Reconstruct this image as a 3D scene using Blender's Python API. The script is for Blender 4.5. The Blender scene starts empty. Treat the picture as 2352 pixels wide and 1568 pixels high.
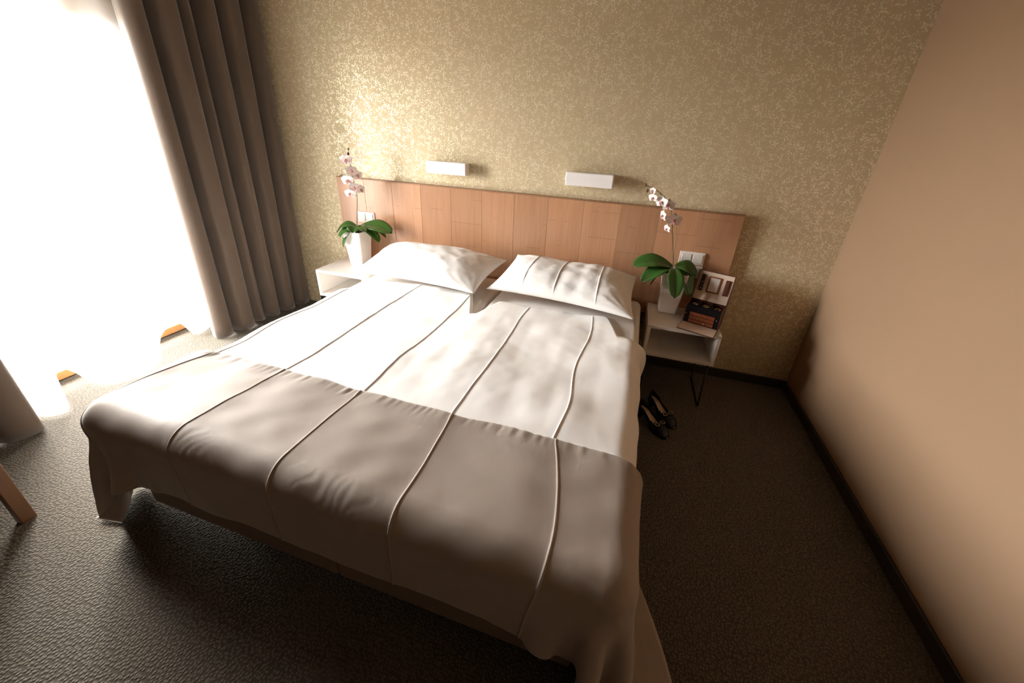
import bpy, bmesh, math, random
import numpy as np
from mathutils import Vector, Matrix

random.seed(7)
rng = np.random.RandomState(11)
sc = bpy.context.scene
COL = sc.collection

# ------------------------------------------------------------------ camera
W_PX, H_PX = 2352, 1568
F_PX = 872.214
cam_d = bpy.data.cameras.new('camera')
cam = bpy.data.objects.new('camera', cam_d)
COL.objects.link(cam)
yaw, pitch, roll = -.254, -.433, .057
fw = Vector((math.sin(yaw)*math.cos(pitch), math.cos(yaw)*math.cos(pitch), math.sin(pitch)))
r0 = Vector((math.cos(yaw), -math.sin(yaw), 0))
u0 = r0.cross(fw)
rt = r0*math.cos(roll) + u0*math.sin(roll)
up = -r0*math.sin(roll) + u0*math.cos(roll)
M = Matrix((rt, up, -fw)).transposed().to_4x4()
M.translation = (.818, -2.717, 1.599)
cam.matrix_world = M
cam_d.sensor_width = 36
cam_d.lens = F_PX/W_PX*36
cam_d.shift_x = -27.93/W_PX
cam_d.shift_y = -78.715/W_PX
cam_d.clip_start = .02
sc.camera = cam

# ------------------------------------------------------------------ light
SKY = 30.0
world = bpy.data.worlds.new('world'); sc.world = world
world.use_nodes = True
wb = world.node_tree.nodes['Background']
# overcast sky: brighter overhead than at the horizon, darker ground below
wt = world.node_tree
tc = wt.nodes.new('ShaderNodeTexCoord'); sx = wt.nodes.new('ShaderNodeSeparateXYZ'); rp = wt.nodes.new('ShaderNodeValToRGB')
wt.links.new(tc.outputs['Generated'], sx.inputs[0])
ma = wt.nodes.new('ShaderNodeMath'); ma.operation = 'MULTIPLY_ADD'; ma.inputs[1].default_value = .5; ma.inputs[2].default_value = .5
wt.links.new(sx.outputs[2], ma.inputs[0]); wt.links.new(ma.outputs[0], rp.inputs[0])
cr = rp.color_ramp
cr.elements[0].position = .48; cr.elements[0].color = (.12, .113, .10, 1)
cr.elements[1].position = 1.0; cr.elements[1].color = (1.0, .985, .96, 1)
e = cr.elements.new(.505); e.color = (.85, .842, .825, 1)
wt.links.new(rp.outputs[0], wb.inputs['Color'])
wb.inputs['Strength'].default_value = SKY
pl = bpy.data.lights.new('window_portal', 'AREA')          # samples the sky through the window opening
pl.shape = 'RECTANGLE'; pl.size = 1.00; pl.size_y = 2.06
pl.cycles.is_portal = True
po = bpy.data.objects.new('window_portal', pl); COL.objects.link(po)
po.location = (-2.70, -1.275, 1.10)
po.rotation_euler = (0, math.radians(-90), 0)
po.rotation_euler = Matrix(((0, 0, -1), (1, 0, 0), (0, -1, 0))).to_euler()  # local -Z -> +X
sc.view_settings.view_transform = 'Standard'
sc.view_settings.look = 'None'
sc.view_settings.exposure = 2.5
sc.view_settings.gamma = 1.0
sc.view_settings.use_curve_mapping = False
cy = sc.cycles
cy.use_denoising = True
cy.max_bounces = 7; cy.diffuse_bounces = 5; cy.glossy_bounces = 2
cy.use_adaptive_sampling = True; cy.adaptive_threshold = .04
cy.transmission_bounces = 3; cy.transparent_max_bounces = 8
cy.sample_clamp_indirect = 12.0
cy.caustics_reflective = False; cy.caustics_refractive = False

# ------------------------------------------------------------------ materials
class NT:
    def __init__(s, name):
        s.m = bpy.data.materials.new(name); s.m.use_nodes = True
        s.t = s.m.node_tree; s.n = s.t.nodes; s.b = s.n['Principled BSDF']; s.out = s.n['Material Output']
    def new(s, typ, **kw):
        nd = s.n.new(typ)
        for k, v in kw.items(): setattr(nd, k, v)
        return nd
    def put(s, sock, v):
        if hasattr(v, 'is_output'): s.t.links.new(v, sock)
        elif isinstance(v, (tuple, list)):
            sock.default_value = tuple(v) + ((1,) if sock.type == 'RGBA' and len(v) == 3 else ())
        else: sock.default_value = v
    def math(s, op, a, b=None, c=None, clamp=False):
        nd = s.new('ShaderNodeMath', operation=op, use_clamp=clamp)
        s.put(nd.inputs[0], a)
        if b is not None: s.put(nd.inputs[1], b)
        if c is not None: s.put(nd.inputs[2], c)
        return nd.outputs[0]
    def vmath(s, op, a, b=None):
        nd = s.new('ShaderNodeVectorMath', operation=op)
        s.put(nd.inputs[0], a)
        if b is not None: s.put(nd.inputs[1], b)
        return nd
    def mix(s, fac, a, b):
        nd = s.new('ShaderNodeMix', data_type='RGBA')
        s.put(nd.inputs[0], fac); s.put(nd.inputs[6], a); s.put(nd.inputs[7], b)
        return nd.outputs[2]
    def lerp(s, fac, a, b):
        nd = s.new('ShaderNodeMix', data_type='FLOAT')
        s.put(nd.inputs[0], fac); s.put(nd.inputs[2], a); s.put(nd.inputs[3], b)
        return nd.outputs[0]
    def step(s, v, a, b):
        nd = s.new('ShaderNodeMapRange', interpolation_type='SMOOTHSTEP')
        s.put(nd.inputs[0], v); s.put(nd.inputs[1], a); s.put(nd.inputs[2], b)
        return nd.outputs[0]
    def coord(s, kind='Object'):
        return s.new('ShaderNodeTexCoord').outputs[kind]
    def noise(s, vec, scale, detail=2.0, rough=.5, dims='3D'):
        nd = s.new('ShaderNodeTexNoise', noise_dimensions=dims)
        s.put(nd.inputs['Vector'], vec); s.put(nd.inputs['Scale'], scale)
        s.put(nd.inputs['Detail'], detail); s.put(nd.inputs['Roughness'], rough)
        return nd.outputs['Fac']
    def bump(s, h, strength=.3, dist=.002):
        nd = s.new('ShaderNodeBump')
        s.put(nd.inputs['Height'], h); s.put(nd.inputs['Strength'], strength); s.put(nd.inputs['Distance'], dist)
        s.t.links.new(nd.outputs[0], s.b.inputs['Normal'])
    def set(s, **kw):
        al = {'color': 'Base Color', 'rough': 'Roughness', 'metal': 'Metallic', 'spec': 'Specular IOR Level',
              'sheen': 'Sheen Weight', 'coat': 'Coat Weight', 'sub': 'Subsurface Weight', 'alpha': 'Alpha'}
        for k, v in kw.items(): s.put(s.b.inputs[al[k]], v)
        return s.m

def plain(name, col, rough=.5, metal=0, spec=.5, var=.06, nscale=30, bump=0, coat=0):
    """plain procedural material: slight mottling in colour and relief"""
    t = NT(name); c = t.coord()
    n = t.noise(c, nscale, 3)
    col2 = tuple(max(0, k*(1-var)) for k in col)
    t.set(color=t.mix(n, col, col2), rough=rough, metal=metal, spec=spec, coat=coat)
    if bump: t.bump(n, bump, .002)
    return t.m

def fabric(name, col, rough=.85, weave=900, sheen=.15, var=.05, trans=0.0):
    t = NT(name); c = t.coord()
    n = t.noise(c, 14, 4)
    w = t.noise(c, weave, 1)
    col2 = tuple(k*(1-var) for k in col)
    t.set(color=t.mix(n, col, col2), rough=rough, spec=.15, sheen=sheen)
    t.bump(t.math('ADD', t.math('MULTIPLY', w, .15), t.noise(c, 60, 3)), .10, .003)
    if trans:
        tr = t.new('ShaderNodeBsdfTranslucent'); t.put(tr.inputs[0], col)
        mx = t.new('ShaderNodeMixShader'); mx.inputs[0].default_value = trans
        t.t.links.new(t.b.outputs[0], mx.inputs[1]); t.t.links.new(tr.outputs[0], mx.inputs[2])
        t.t.links.new(mx.outputs[0], t.out.inputs[0])
    return t.m

def mat_wallpaper():
    t = NT('wallpaper_gold_sprigs'); c = t.coord()
    sp = t.new('ShaderNodeSeparateXYZ'); t.put(sp.inputs[0], c)
    cb = t.new('ShaderNodeCombineXYZ'); t.put(cb.inputs[0], sp.outputs[0]); t.put(cb.inputs[1], sp.outputs[2])
    total = None
    for k, (scale, off, npet, size) in enumerate(((26, 0.0, 4, .50), (30, 5.37, 3, .46), (52, 11.1, 2, .40))):
        v = t.vmath('MULTIPLY_ADD', cb.outputs[0], (1, 1, 1)); v.inputs[2].default_value = (off, off*.7, 0)
        vo = t.new('ShaderNodeTexVoronoi', voronoi_dimensions='2D', feature='F1')
        t.put(vo.inputs['Vector'], v.outputs[0]); vo.inputs['Scale'].default_value = scale; vo.inputs['Randomness'].default_value = .85
        d = t.vmath('SUBTRACT', v.outputs[0], vo.outputs['Position'])
        s2 = t.new('ShaderNodeSeparateXYZ'); t.put(s2.inputs[0], d.outputs[0])
        rd = t.new('ShaderNodeSeparateColor'); t.put(rd.inputs[0], vo.outputs['Color'])
        th = t.math('ARCTAN2', s2.outputs[1], s2.outputs[0])
        ang = t.math('ADD', t.math('MULTIPLY', th, npet), t.math('MULTIPLY', rd.outputs[0], 6.28))
        pet = t.math('POWER', t.math('MULTIPLY_ADD', t.math('COSINE', ang), .5, .5), 1.3)
        rad = t.math('MULTIPLY', pet, t.math('MULTIPLY_ADD', rd.outputs[1], .22, size-.08))
        r = vo.outputs['Distance']
        inside = t.step(t.math('SUBTRACT', rad, r), -.02, .07)
        core = t.step(r, .06, .12)
        keep = t.step(rd.outputs[2], .34, .38)
        m = t.math('MULTIPLY', t.math('MULTIPLY', inside, core), keep)
        total = m if total is None else t.math('MAXIMUM', total, m)
    fade = t.noise(c, 45, 2)
    mask = t.math('MULTIPLY', total, t.math('MULTIPLY', t.step(fade, .36, .56), .85))
    grain = t.noise(c, 260, 2)
    base = t.mix(grain, (.61, .505, .305), (.555, .45, .27))
    t.set(color=t.mix(mask, base, (.92, .83, .64)), rough=t.lerp(mask, .50, .38), metal=t.lerp(mask, .08, .40), spec=.5)
    t.bump(t.math('ADD', mask, t.math('MULTIPLY', grain, .4)), .12, .001)
    return t.m

def mat_carpet():
    t = NT('carpet_dark_tufted'); c = t.coord()
    vo = t.new('ShaderNodeTexVoronoi', voronoi_dimensions='2D', feature='F1')
    wv = t.vmath('MULTIPLY', c, (1, 1, 0))
    t.put(vo.inputs['Vector'], wv.outputs[0]); vo.inputs['Scale'].default_value = 92; vo.inputs['Randomness'].default_value = .75
    h = t.math('SUBTRACT', 1.0, t.step(vo.outputs['Distance'], .0, .60))
    big = t.noise(c, 1.3, 2)
    rd = t.new('ShaderNodeSeparateColor'); t.put(rd.inputs[0], vo.outputs['Color'])
    top = t.mix(big, (.150, .124, .090), (.135, .118, .088))
    top = t.mix(t.math('MULTIPLY', rd.outputs[0], .5), top, (.165, .150, .115))
    t.set(color=t.mix(h, (.072, .058, .042), top), rough=.9, spec=.12, sheen=.1)
    t.bump(h, .6, .004)
    return t.m

def mat_veneer():
    t = NT('beech_veneer'); c = t.coord()
    oi = t.new('ShaderNodeObjectInfo')
    off = t.math('MULTIPLY', oi.outputs['Random'], 37.0)
    cb = t.new('ShaderNodeCombineXYZ'); t.put(cb.inputs[0], off); t.put(cb.inputs[1], off); t.put(cb.inputs[2], off)
    v = t.vmath('ADD', c, cb.outputs[0])
    st = t.vmath('MULTIPLY', v.outputs[0], (95, 30, 3.2))
    g1 = t.noise(st.outputs[0], 1.0, 4, .6)
    st2 = t.vmath('MULTIPLY', v.outputs[0], (14, 6, .8))
    g2 = t.noise(st2.outputs[0], 1.0, 2)
    sp = t.new('ShaderNodeSeparateXYZ'); t.put(sp.inputs[0], v.outputs[0])
    so = t.new('ShaderNodeSeparateXYZ'); t.put(so.inputs[0], c)
    # short cross joints in the veneer, one or two heights on each leaf
    zz = t.math('FRACT', t.math('MULTIPLY', sp.outputs[2], 5.6))
    crack = t.math('SUBTRACT', 1.0, t.step(t.math('ABSOLUTE', t.math('SUBTRACT', zz, .5)), .006, .014))
    part = t.step(t.noise(t.vmath('MULTIPLY', v.outputs[0], (9, 3, 3)).outputs[0], 1.0, 1), .50, .56)
    crack = t.math('MULTIPLY', crack, part)
    a = t.mix(g2, (.53, .300, .172), (.46, .240, .128))
    b = t.mix(t.math('MULTIPLY', t.step(g1, .35, .75), .7), a, (.40, .205, .108))
    rr = t.math('MULTIPLY_ADD', oi.outputs['Random'], .22, .90)
    b2 = t.mix(1.0, b, b)
    hs = t.new('ShaderNodeHueSaturation'); t.put(hs.inputs['Color'], b); t.put(hs.inputs['Value'], rr)
    t.set(color=t.mix(t.math('MULTIPLY', crack, .5), hs.outputs[0], (.20, .09, .04)), rough=.30, spec=.6)
    t.bump(t.math('SUBTRACT', t.math('MULTIPLY', g1, .25), crack), .12, .001)
    return t.m

def mat_wood(name, a, b, rough=.4):
    t = NT(name); c = t.coord()
    st = t.vmath('MULTIPLY', c, (60, 60, 5))
    g = t.noise(st.outputs[0], 1.0, 4, .6)
    t.set(color=t.mix(g, a, b), rough=rough); t.bump(g, .1, .001)
    return t.m

def mat_sheer():
    t = NT('sheer_white_voile'); c = t.coord()
    col = t.mix(t.noise(c, 700, 1), (.93, .93, .92), (.88, .88, .87))
    tr = t.new('ShaderNodeBsdfTranslucent'); t.put(tr.inputs[0], col)
    df = t.new('ShaderNodeBsdfDiffuse'); t.put(df.inputs[0], col)
    tp = t.new('ShaderNodeBsdfTransparent')
    m1 = t.new('ShaderNodeMixShader'); m1.inputs[0].default_value = .40
    t.t.links.new(tr.outputs[0], m1.inputs[1]); t.t.links.new(df.outputs[0], m1.inputs[2])
    m2 = t.new('ShaderNodeMixShader'); m2.inputs[0].default_value = .50
    t.t.links.new(m1.outputs[0], m2.inputs[1]); t.t.links.new(tp.outputs[0], m2.inputs[2])
    t.t.links.new(m2.outputs[0], t.out.inputs[0])
    return t.m

def mat_glass():
    t = NT('window_glass')
    gl = t.new('ShaderNodeBsdfGlossy'); gl.inputs['Roughness'].default_value = .02
    tp = t.new('ShaderNodeBsdfTransparent')
    fr = t.new('ShaderNodeFresnel'); fr.inputs[0].default_value = 1.25
    mx = t.new('ShaderNodeMixShader'); t.t.links.new(fr.outputs[0], mx.inputs[0])
    t.t.links.new(tp.outputs[0], mx.inputs[1]); t.t.links.new(gl.outputs[0], mx.inputs[2])
    t.t.links.new(mx.outputs[0], t.out.inputs[0])
    return t.m

def mat_leaf():
    t = NT('orchid_leaf'); c = t.coord()
    n = t.noise(c, 9, 3)
    t.set(color=t.mix(n, (.060, .150, .026), (.030, .090, .017)), rough=.28, spec=.5)
    t.bump(t.noise(c, 60, 2), .08, .002)
    return t.m

def mat_petal():
    t = NT('orchid_petal'); c = t.coord()
    n = t.noise(c, 40, 2)
    t.set(color=t.mix(t.step(n, .4, .75), (.95, .90, .87), (.90, .70, .67)), rough=.6, spec=.25)
    return t.m

MT = {}
MT['wallpaper'] = mat_wallpaper()
MT['paint'] = plain('tan_wall_paint', (.345, .222, .135), .42, var=.04, nscale=180, bump=.04)
MT['paint_window'] = plain('cream_wall_paint', (.34, .26, .17), .7, var=.04, nscale=120)
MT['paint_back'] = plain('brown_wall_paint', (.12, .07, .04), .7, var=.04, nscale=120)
MT['ceiling'] = plain('ceiling_paint', (.27, .18, .11), .8, var=.03)
MT['carpet'] = mat_carpet()
MT['skirting'] = plain('dark_skirting', (.035, .026, .02), .45)
MT['veneer'] = mat_veneer()
MT['veneer_edge'] = mat_wood('beech_edge', (.36, .19, .10), (.27, .13, .065))
MT['white'] = plain('white_lacquer', (.80, .765, .72), .32, var=.02)
MT['lamp_glass'] = plain('opal_lamp', (.92, .90, .88), .25, var=.01)
MT['ceramic'] = plain('white_ceramic', (.86, .82, .78), .22, var=.02)
MT['plastic'] = plain('white_switch_plastic', (.84, .80, .74), .30, var=.02)
MT['plastic2'] = plain('grey_white_rocker', (.76, .73, .68), .28, var=.02)
MT['duvet'] = fabric('white_cotton', (.90, .885, .86), .8, sheen=.1, var=.03)
MT['sheet'] = fabric('white_sheet', (.78, .74, .69), .85, sheen=.1, var=.03)
MT['pillow'] = fabric('white_pillow_cotton', (.86, .845, .82), .8, sheen=.1, var=.03)
MT['throw'] = fabric('taupe_throw', (.375, .315, .265), .6, sheen=.25, var=.08)
MT['curtain'] = fabric('taupe_curtain', (.135, .099, .075), .55, sheen=.3, var=.08)
MT['bedbox'] = fabric('brown_bed_upholstery', (.22, .165, .115), .85, var=.1)
MT['black'] = plain('black_metal', (.015, .012, .012), .35, metal=.5)
MT['sheer'] = mat_sheer()
MT['glass'] = mat_glass()
MT['oak'] = mat_wood('orange_oak', (.55, .27, .10), (.42, .19, .06))
MT['chairwood'] = mat_wood('brown_chair_wood', (.15, .07, .03), (.10, .045, .018))
MT['chairseat'] = fabric('chair_seat_fabric', (.20, .16, .12))
MT['leaf'] = mat_leaf()
MT['petal'] = mat_petal()
MT['petal2'] = plain('orchid_lip', (.72, .30, .30), .5, var=.3, nscale=80)
MT['stem'] = plain('orchid_stem', (.16, .13, .035), .5, var=.5, nscale=25)
MT['stake'] = plain('bamboo_stake', (.45, .29, .14), .5, var=.2)
MT['bud'] = plain('orchid_bud', (.22, .10, .05), .5, var=.5)
MT['bud_green'] = plain('green_bud', (.22, .26, .05), .5, var=.3)
MT['soil'] = plain('bark_soil', (.03, .018, .01), .9, var=.6, nscale=90, bump=.5)
MT['leather'] = plain('brown_leather', (.10, .03, .016), .38, var=.25, bump=.1, nscale=120)
MT['drawer'] = plain('chestnut_drawer', (.23, .062, .022), .35, var=.3, nscale=90)
MT['darkvelvet'] = plain('black_velvet', (.010, .007, .008), .9, spec=.08)
MT['lining'] = plain('beige_suede_lining', (.60, .47, .36), .8, var=.06, nscale=60)
MT['gold'] = plain('brass', (.85, .66, .36), .22, metal=1)
MT['silver'] = plain('silver', (.82, .80, .76), .2, metal=1)
MT['mirror'] = plain('mirror_painted_reflection', (.80, .76, .72), .12, metal=.25, var=.12, nscale=14)  # pale semi-gloss panel: the mirror's bright reflection is painted into its colour
MT['pouch'] = plain('dark_pouch', (.035, .014, .012), .3, var=.3)
MT['shoe'] = plain('black_patent', (.004, .003, .003), .32, spec=.3)
MT['insole'] = plain('beige_insole', (.55, .42, .30), .5)
MT['bead'] = plain('brass_bead', (.55, .46, .30), .3, metal=.7)

# ------------------------------------------------------------------ geometry helpers
def link(o, parent=None):
    COL.objects.link(o)
    if parent: o.parent = parent
    return o

def tag(o, label=None, cat=None, group=None, kind=None):
    if label: o['label'] = label
    if cat: o['category'] = cat
    if group: o['group'] = group
    if kind: o['kind'] = kind
    return o

def empty(name, loc=(0, 0, 0), rz=0):
    o = bpy.data.objects.new(name, None); o.empty_display_size = .1
    o.location = loc; o.rotation_euler = (0, 0, rz)
    return link(o)

def mesh_obj(name, verts, faces, mat, parent=None, smooth=False, loc=None):
    me = bpy.data.meshes.new(name)
    me.from_pydata([tuple(map(float, v)) for v in verts], [], faces)
    me.validate(); me.update()
    if smooth: me.polygons.foreach_set('use_smooth', [True]*len(me.polygons))
    me.materials.append(mat)
    o = bpy.data.objects.new(name, me)
    if loc: o.location = loc
    return link(o, parent)

def bm_obj(name, bm, mat, parent=None, smooth=False):
    me = bpy.data.meshes.new(name); bm.normal_update(); bm.to_mesh(me); bm.free()
    if smooth: me.polygons.foreach_set('use_smooth', [True]*len(me.polygons))
    me.materials.append(mat)
    return link(bpy.data.objects.new(name, me), parent)

def add_box(bm, lo, hi, bevel=0, seg=2):
    lo = Vector(lo); hi = Vector(hi)
    m = Matrix.Translation((lo+hi)/2) @ Matrix.Diagonal(((hi-lo).x, (hi-lo).y, (hi-lo).z, 1))
    r = bmesh.ops.create_cube(bm, size=1, matrix=m)
    if bevel:
        es = list({e for v in r['verts'] for e in v.link_edges})
        bmesh.ops.bevel(bm, geom=es, offset=bevel, segments=seg, profile=.5, affect='EDGES')

def box(name, lo, hi, mat, parent=None, bevel=0, seg=2):
    bm = bmesh.new(); add_box(bm, lo, hi, bevel, seg)
    return bm_obj(name, bm, mat, parent)

def grid_faces(nu, nv, wrap=False):
    f = []
    for i in range(nu - (0 if wrap else 1)):
        for j in range(nv-1):
            a = i*nv+j; b = ((i+1) % nu)*nv+j
            f.append((a, b, b+1, a+1))
    return f

def tube(name, pts, rad, mat, parent=None, n=8, caps=True):
    pts = [Vector(p) for p in pts]
    rads = rad if isinstance(rad, (list, tuple)) else [rad]*len(pts)
    vs = []; fs = []
    prev = None
    for k, p in enumerate(pts):
        d = (pts[min(k+1, len(pts)-1)] - pts[max(k-1, 0)]).normalized()
        ref = Vector((0, 0, 1)) if abs(d.z) < .9 else Vector((1, 0, 0))
        a = prev - d*prev.dot(d) if prev is not None else ref.cross(d)
        a.normalize(); prev = a; b = d.cross(a)
        for i in range(n):
            t = 2*math.pi*i/n
            vs.append(p + (a*math.cos(t) + b*math.sin(t))*rads[k])
    for k in range(len(pts)-1):
        for i in range(n):
            fs.append((k*n+i, k*n+(i+1) % n, (k+1)*n+(i+1) % n, (k+1)*n+i))
    if caps:
        fs.append(tuple(range(n))[::-1]); fs.append(tuple((len(pts)-1)*n+i for i in range(n)))
    return mesh_obj(name, vs, fs, mat, parent, True)

def spline(pts, n):
    """Catmull-Rom through pts (numpy), n samples"""
    P = np.array(pts, float); P = np.vstack([2*P[0]-P[1], P, 2*P[-1]-P[-2]])
    m = len(P)-3; ts = np.linspace(0, m-1e-9, n); out = []
    for t in ts:
        i = int(t); f = t-i; a, b, c, d = P[i:i+4]
        out.append(.5*((2*b)+(-a+c)*f+(2*a-5*b+4*c-d)*f*f+(-a+3*b-3*c+d)*f**3))
    return np.array(out)

class SNoise:
    """smooth pseudo noise from random plane waves"""
    def __init__(s, seed, freq, n=14, dims=2):
        r = np.random.RandomState(seed)
        d = r.normal(size=(n, dims)); d /= np.linalg.norm(d, axis=1)[:, None]
        s.k = d*(freq*2*np.pi*r.uniform(.5, 1.5, n))[:, None]; s.p = r.uniform(0, 6.28, n); s.a = 1/np.sqrt(n)
    def __call__(s, *xs):
        x = np.stack(np.broadcast_arrays(*xs), -1)
        return np.sin(x @ s.k.T + s.p).sum(-1)*s.a*1.2

# ------------------------------------------------------------------ room shell
XR, XL, YB, ZC = 2.094, -2.52, -6.0, 2.62
def struct(o): return tag(o, kind='structure')
fl = struct(box('floor', (XL-.3, YB-.2, -.12), (XR+.2, .2, 0), MT['carpet']))
tag(fl, 'dark tufted carpet covering the whole bedroom floor', 'floor')
tag(struct(box('ceiling', (XL-.3, YB-.2, ZC), (XR+.2, .2, ZC+.12), MT['ceiling'])), 'plain ceiling above the bedroom', 'ceiling')
tag(struct(box('wall_head', (XL-.3, 0, 0), (XR+.2, .2, ZC), MT['wallpaper'])), 'gold wallpapered wall with pale sprigs behind the headboard', 'wall')
tag(struct(box('wall_right', (XR, YB-.2, 0), (XR+.2, 0, ZC), MT['paint'])), 'plain tan painted wall on the right', 'wall')
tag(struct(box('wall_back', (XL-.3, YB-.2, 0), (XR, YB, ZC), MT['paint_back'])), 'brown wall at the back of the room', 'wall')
WY0, WY1, WZ0, WZ1 = -1.78, -.77, .06, 2.14
bm = bmesh.new()
add_box(bm, (XL-.3, YB, 0), (XL, WY0, ZC)); add_box(bm, (XL-.3, WY1, 0), (XL, 0, ZC))
add_box(bm, (XL-.3, WY0, 0), (XL, WY1, WZ0)); add_box(bm, (XL-.3, WY0, WZ1), (XL, WY1, ZC))
tag(struct(bm_obj('wall_window', bm, MT['paint_window'])), 'wall around the tall window behind the sheer curtain', 'wall')
tag(struct(box('baseboard_head', (-1.9, -.014, 0), (XR-.014, 0, .07), MT['skirting'], bevel=.004)), 'dark skirting board under the gold wallpaper', 'baseboard')
tag(struct(box('baseboard_right', (XR-.014, YB, 0), (XR, 0, .07), MT['skirting'], bevel=.004)), 'dark skirting board along the tan wall', 'baseboard')
tag(struct(box('baseboard_window', (XL, YB, .008), (XL+.02, -.02, .062), MT['oak'], bevel=.003)), 'orange oak skirting strip below the window', 'baseboard')
# french window
wn = empty('window_1', (XL-.12, (WY0+WY1)/2, WZ0)); struct(wn); tag(wn, 'tall oak framed window glowing behind the white sheer curtain', 'window')
hw = (WY1-WY0)/2; hh = WZ1-WZ0
bm = bmesh.new()
add_box(bm, (-.035, -hw, 0), (.035, -hw+.06, hh), .004); add_box(bm, (-.035, hw-.06, 0), (.035, hw, hh), .004)
add_box(bm, (-.035, -hw+.06, 0), (.035, hw-.06, .08), .004); add_box(bm, (-.035, -hw+.06, hh-.06), (.035, hw-.06, hh), .004)
bm_obj('window_frame', bm, MT['oak'], wn)
box('mullion', (-.03, -.035, .08), (.03, .035, hh-.06), MT['oak'], wn, .004)
for s in (-1, 1):
    y0, y1 = sorted((s*.035, s*(hw-.06)))
    box('pane', (-.004, y0, .08), (.004, y1, hh-.06), MT['glass'], wn)
box('window_handle', (.03, -.01, 1.0), (.06, .01, 1.13), MT['silver'], wn, .004)

# ------------------------------------------------------------------ headboard
hb = empty('headboard', (0, -.0215, .0))
tag(hb, 'wide beech veneer headboard panel mounted on the gold wallpaper', 'headboard')
HX0, HX1, HZ0, HZ1 = -1.50, 1.512, .44, 1.192
box('backing', (HX0, -.004, HZ0), (HX1, .02, HZ1-.001), MT['veneer_edge'], hb)
NP = 12; pw = (HX1-HX0)/NP
pbm = bmesh.new(); add_box(pbm, (.0004, -.018, HZ0), (pw-.0004, -.004, HZ1-.004), .0012, 1)
pme = bpy.data.meshes.new('veneer_panel'); pbm.to_mesh(pme); pbm.free(); pme.materials.append(MT['veneer'])
for i in range(NP):
    o = bpy.data.objects.new('veneer_panel', pme); o.location = (HX0+i*pw, 0, 0); link(o, hb)
box('top_edge', (HX0, -.019, HZ1-.0038), (HX1, .02, HZ1+.004), MT['veneer_edge'], hb, .001, 1)

# ------------------------------------------------------------------ wall lamps
def wall_lamp(xc, label):
    t = empty('wall_lamp', (xc, 0, 1.33)); tag(t, label, 'lamp', 'box lamps above the headboard')
    box('wall_plate', (-.11, -.016, -.03), (.11, 0, .03), MT['white'], t, .003)
    bm = bmesh.new(); add_box(bm, (-.157, -.092, -.043), (.157, -.014, .043), .007, 3)
    bm_obj('lamp_shade', bm, MT['lamp_glass'], t, False)
wall_lamp(-.505, 'white box wall lamp above the left pillow')
wall_lamp(.525, 'white box wall lamp above the right pillow')

# ------------------------------------------------------------------ switches and sockets on the headboard
def switch(xc, zc, label):
    t = empty('wall_switch', (xc, -.038, zc)); tag(t, label, 'switch', 'double light switches on the headboard')
    box('switch_frame', (-.079, -.010, -.043), (.079, 0, .043), MT['plastic'], t, .003)
    for s in (-1, 1):
        r = box('rocker', (s*.036-.030, -.015, -.031), (s*.036+.030, -.009, .031), MT['plastic2'], t, .002)
switch(-1.255, .893, 'white double light switch behind the left orchid')
switch(1.264, .886, 'white double light switch above the jewellery box')
so = empty('wall_socket', (1.305, -.038, .795)); tag(so, 'white power socket just below the right light switch', 'socket')
box('socket_plate', (-.040, -.010, -.042), (.040, 0, .042), MT['plastic'], so, .003)
bm = bmesh.new()
N = 24; prof = [(.030, -.012), (.026, -.016), (.022, -.012), (.020, -.011)]
vs = []; fs = []
for (r_, y_) in prof:
    for i in range(N): vs.append((r_*math.cos(6.2832*i/N), y_, r_*math.sin(6.2832*i/N)))
for k in range(len(prof)-1):
    for i in range(N): fs.append((k*N+i, k*N+(i+1) % N, (k+1)*N+(i+1) % N, (k+1)*N+i))
fs.append(tuple((len(prof)-1)*N+i for i in range(N)))
mesh_obj('socket_ring', vs, fs, MT['plastic2'], so, True); bm.free()

# ------------------------------------------------------------------ nightstands
def nightstand(x0, x1, side, label):
    ys = -.415; yb = -.042; zb, zt = .304, .524; th = .022
    t = empty('nightstand', ((x0+x1)/2, (ys+yb)/2, 0)); tag(t, label, 'nightstand', 'white open nightstands')
    hx = (x1-x0)/2; hy = (yb-ys)/2
    box('top_board', (-hx, -hy, zt-th), (hx, hy, zt), MT['white'], t, .002)
    box('bottom_board', (-hx, -hy, zb), (hx, hy, zb+th), MT['white'], t, .002)
    for s in (-1, 1):
        a, b = sorted((s*hx, s*(hx-th)))
        box('side_board', (a, -hy, zb+th), (b, hy, zt-th), MT['white'], t, .002)
    box('back_board', (-hx+th, hy-.012, zb+th), (hx-th, hy, zt-th), MT['white'], t)
    for s in (-1, 1):
        xx = s*(hx-.03)
        pts = [(xx, -hy+.06, zb), (xx, -hy-.03, .016), (xx, -hy-.02, .006), (xx, hy-.06, .006), (xx, hy-.05, .016), (xx, hy-.07, zb)]
        pts = [(xx, -hy+.012, zb), (xx, -hy-.028, .020), (xx, -hy-.026, .010), (xx, -hy-.016, .006), (xx, hy-.06, .006), (xx, hy-.05, .012), (xx, hy-.05, zb)]
        tube('leg_loop', pts, .0055, MT['black'], t)
    return t
nightstand(1.042, 1.482, 1, 'white open nightstand holding the jewellery box')
nightstand(-1.500, -1.060, -1, 'white open nightstand beside the taupe curtain')

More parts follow.
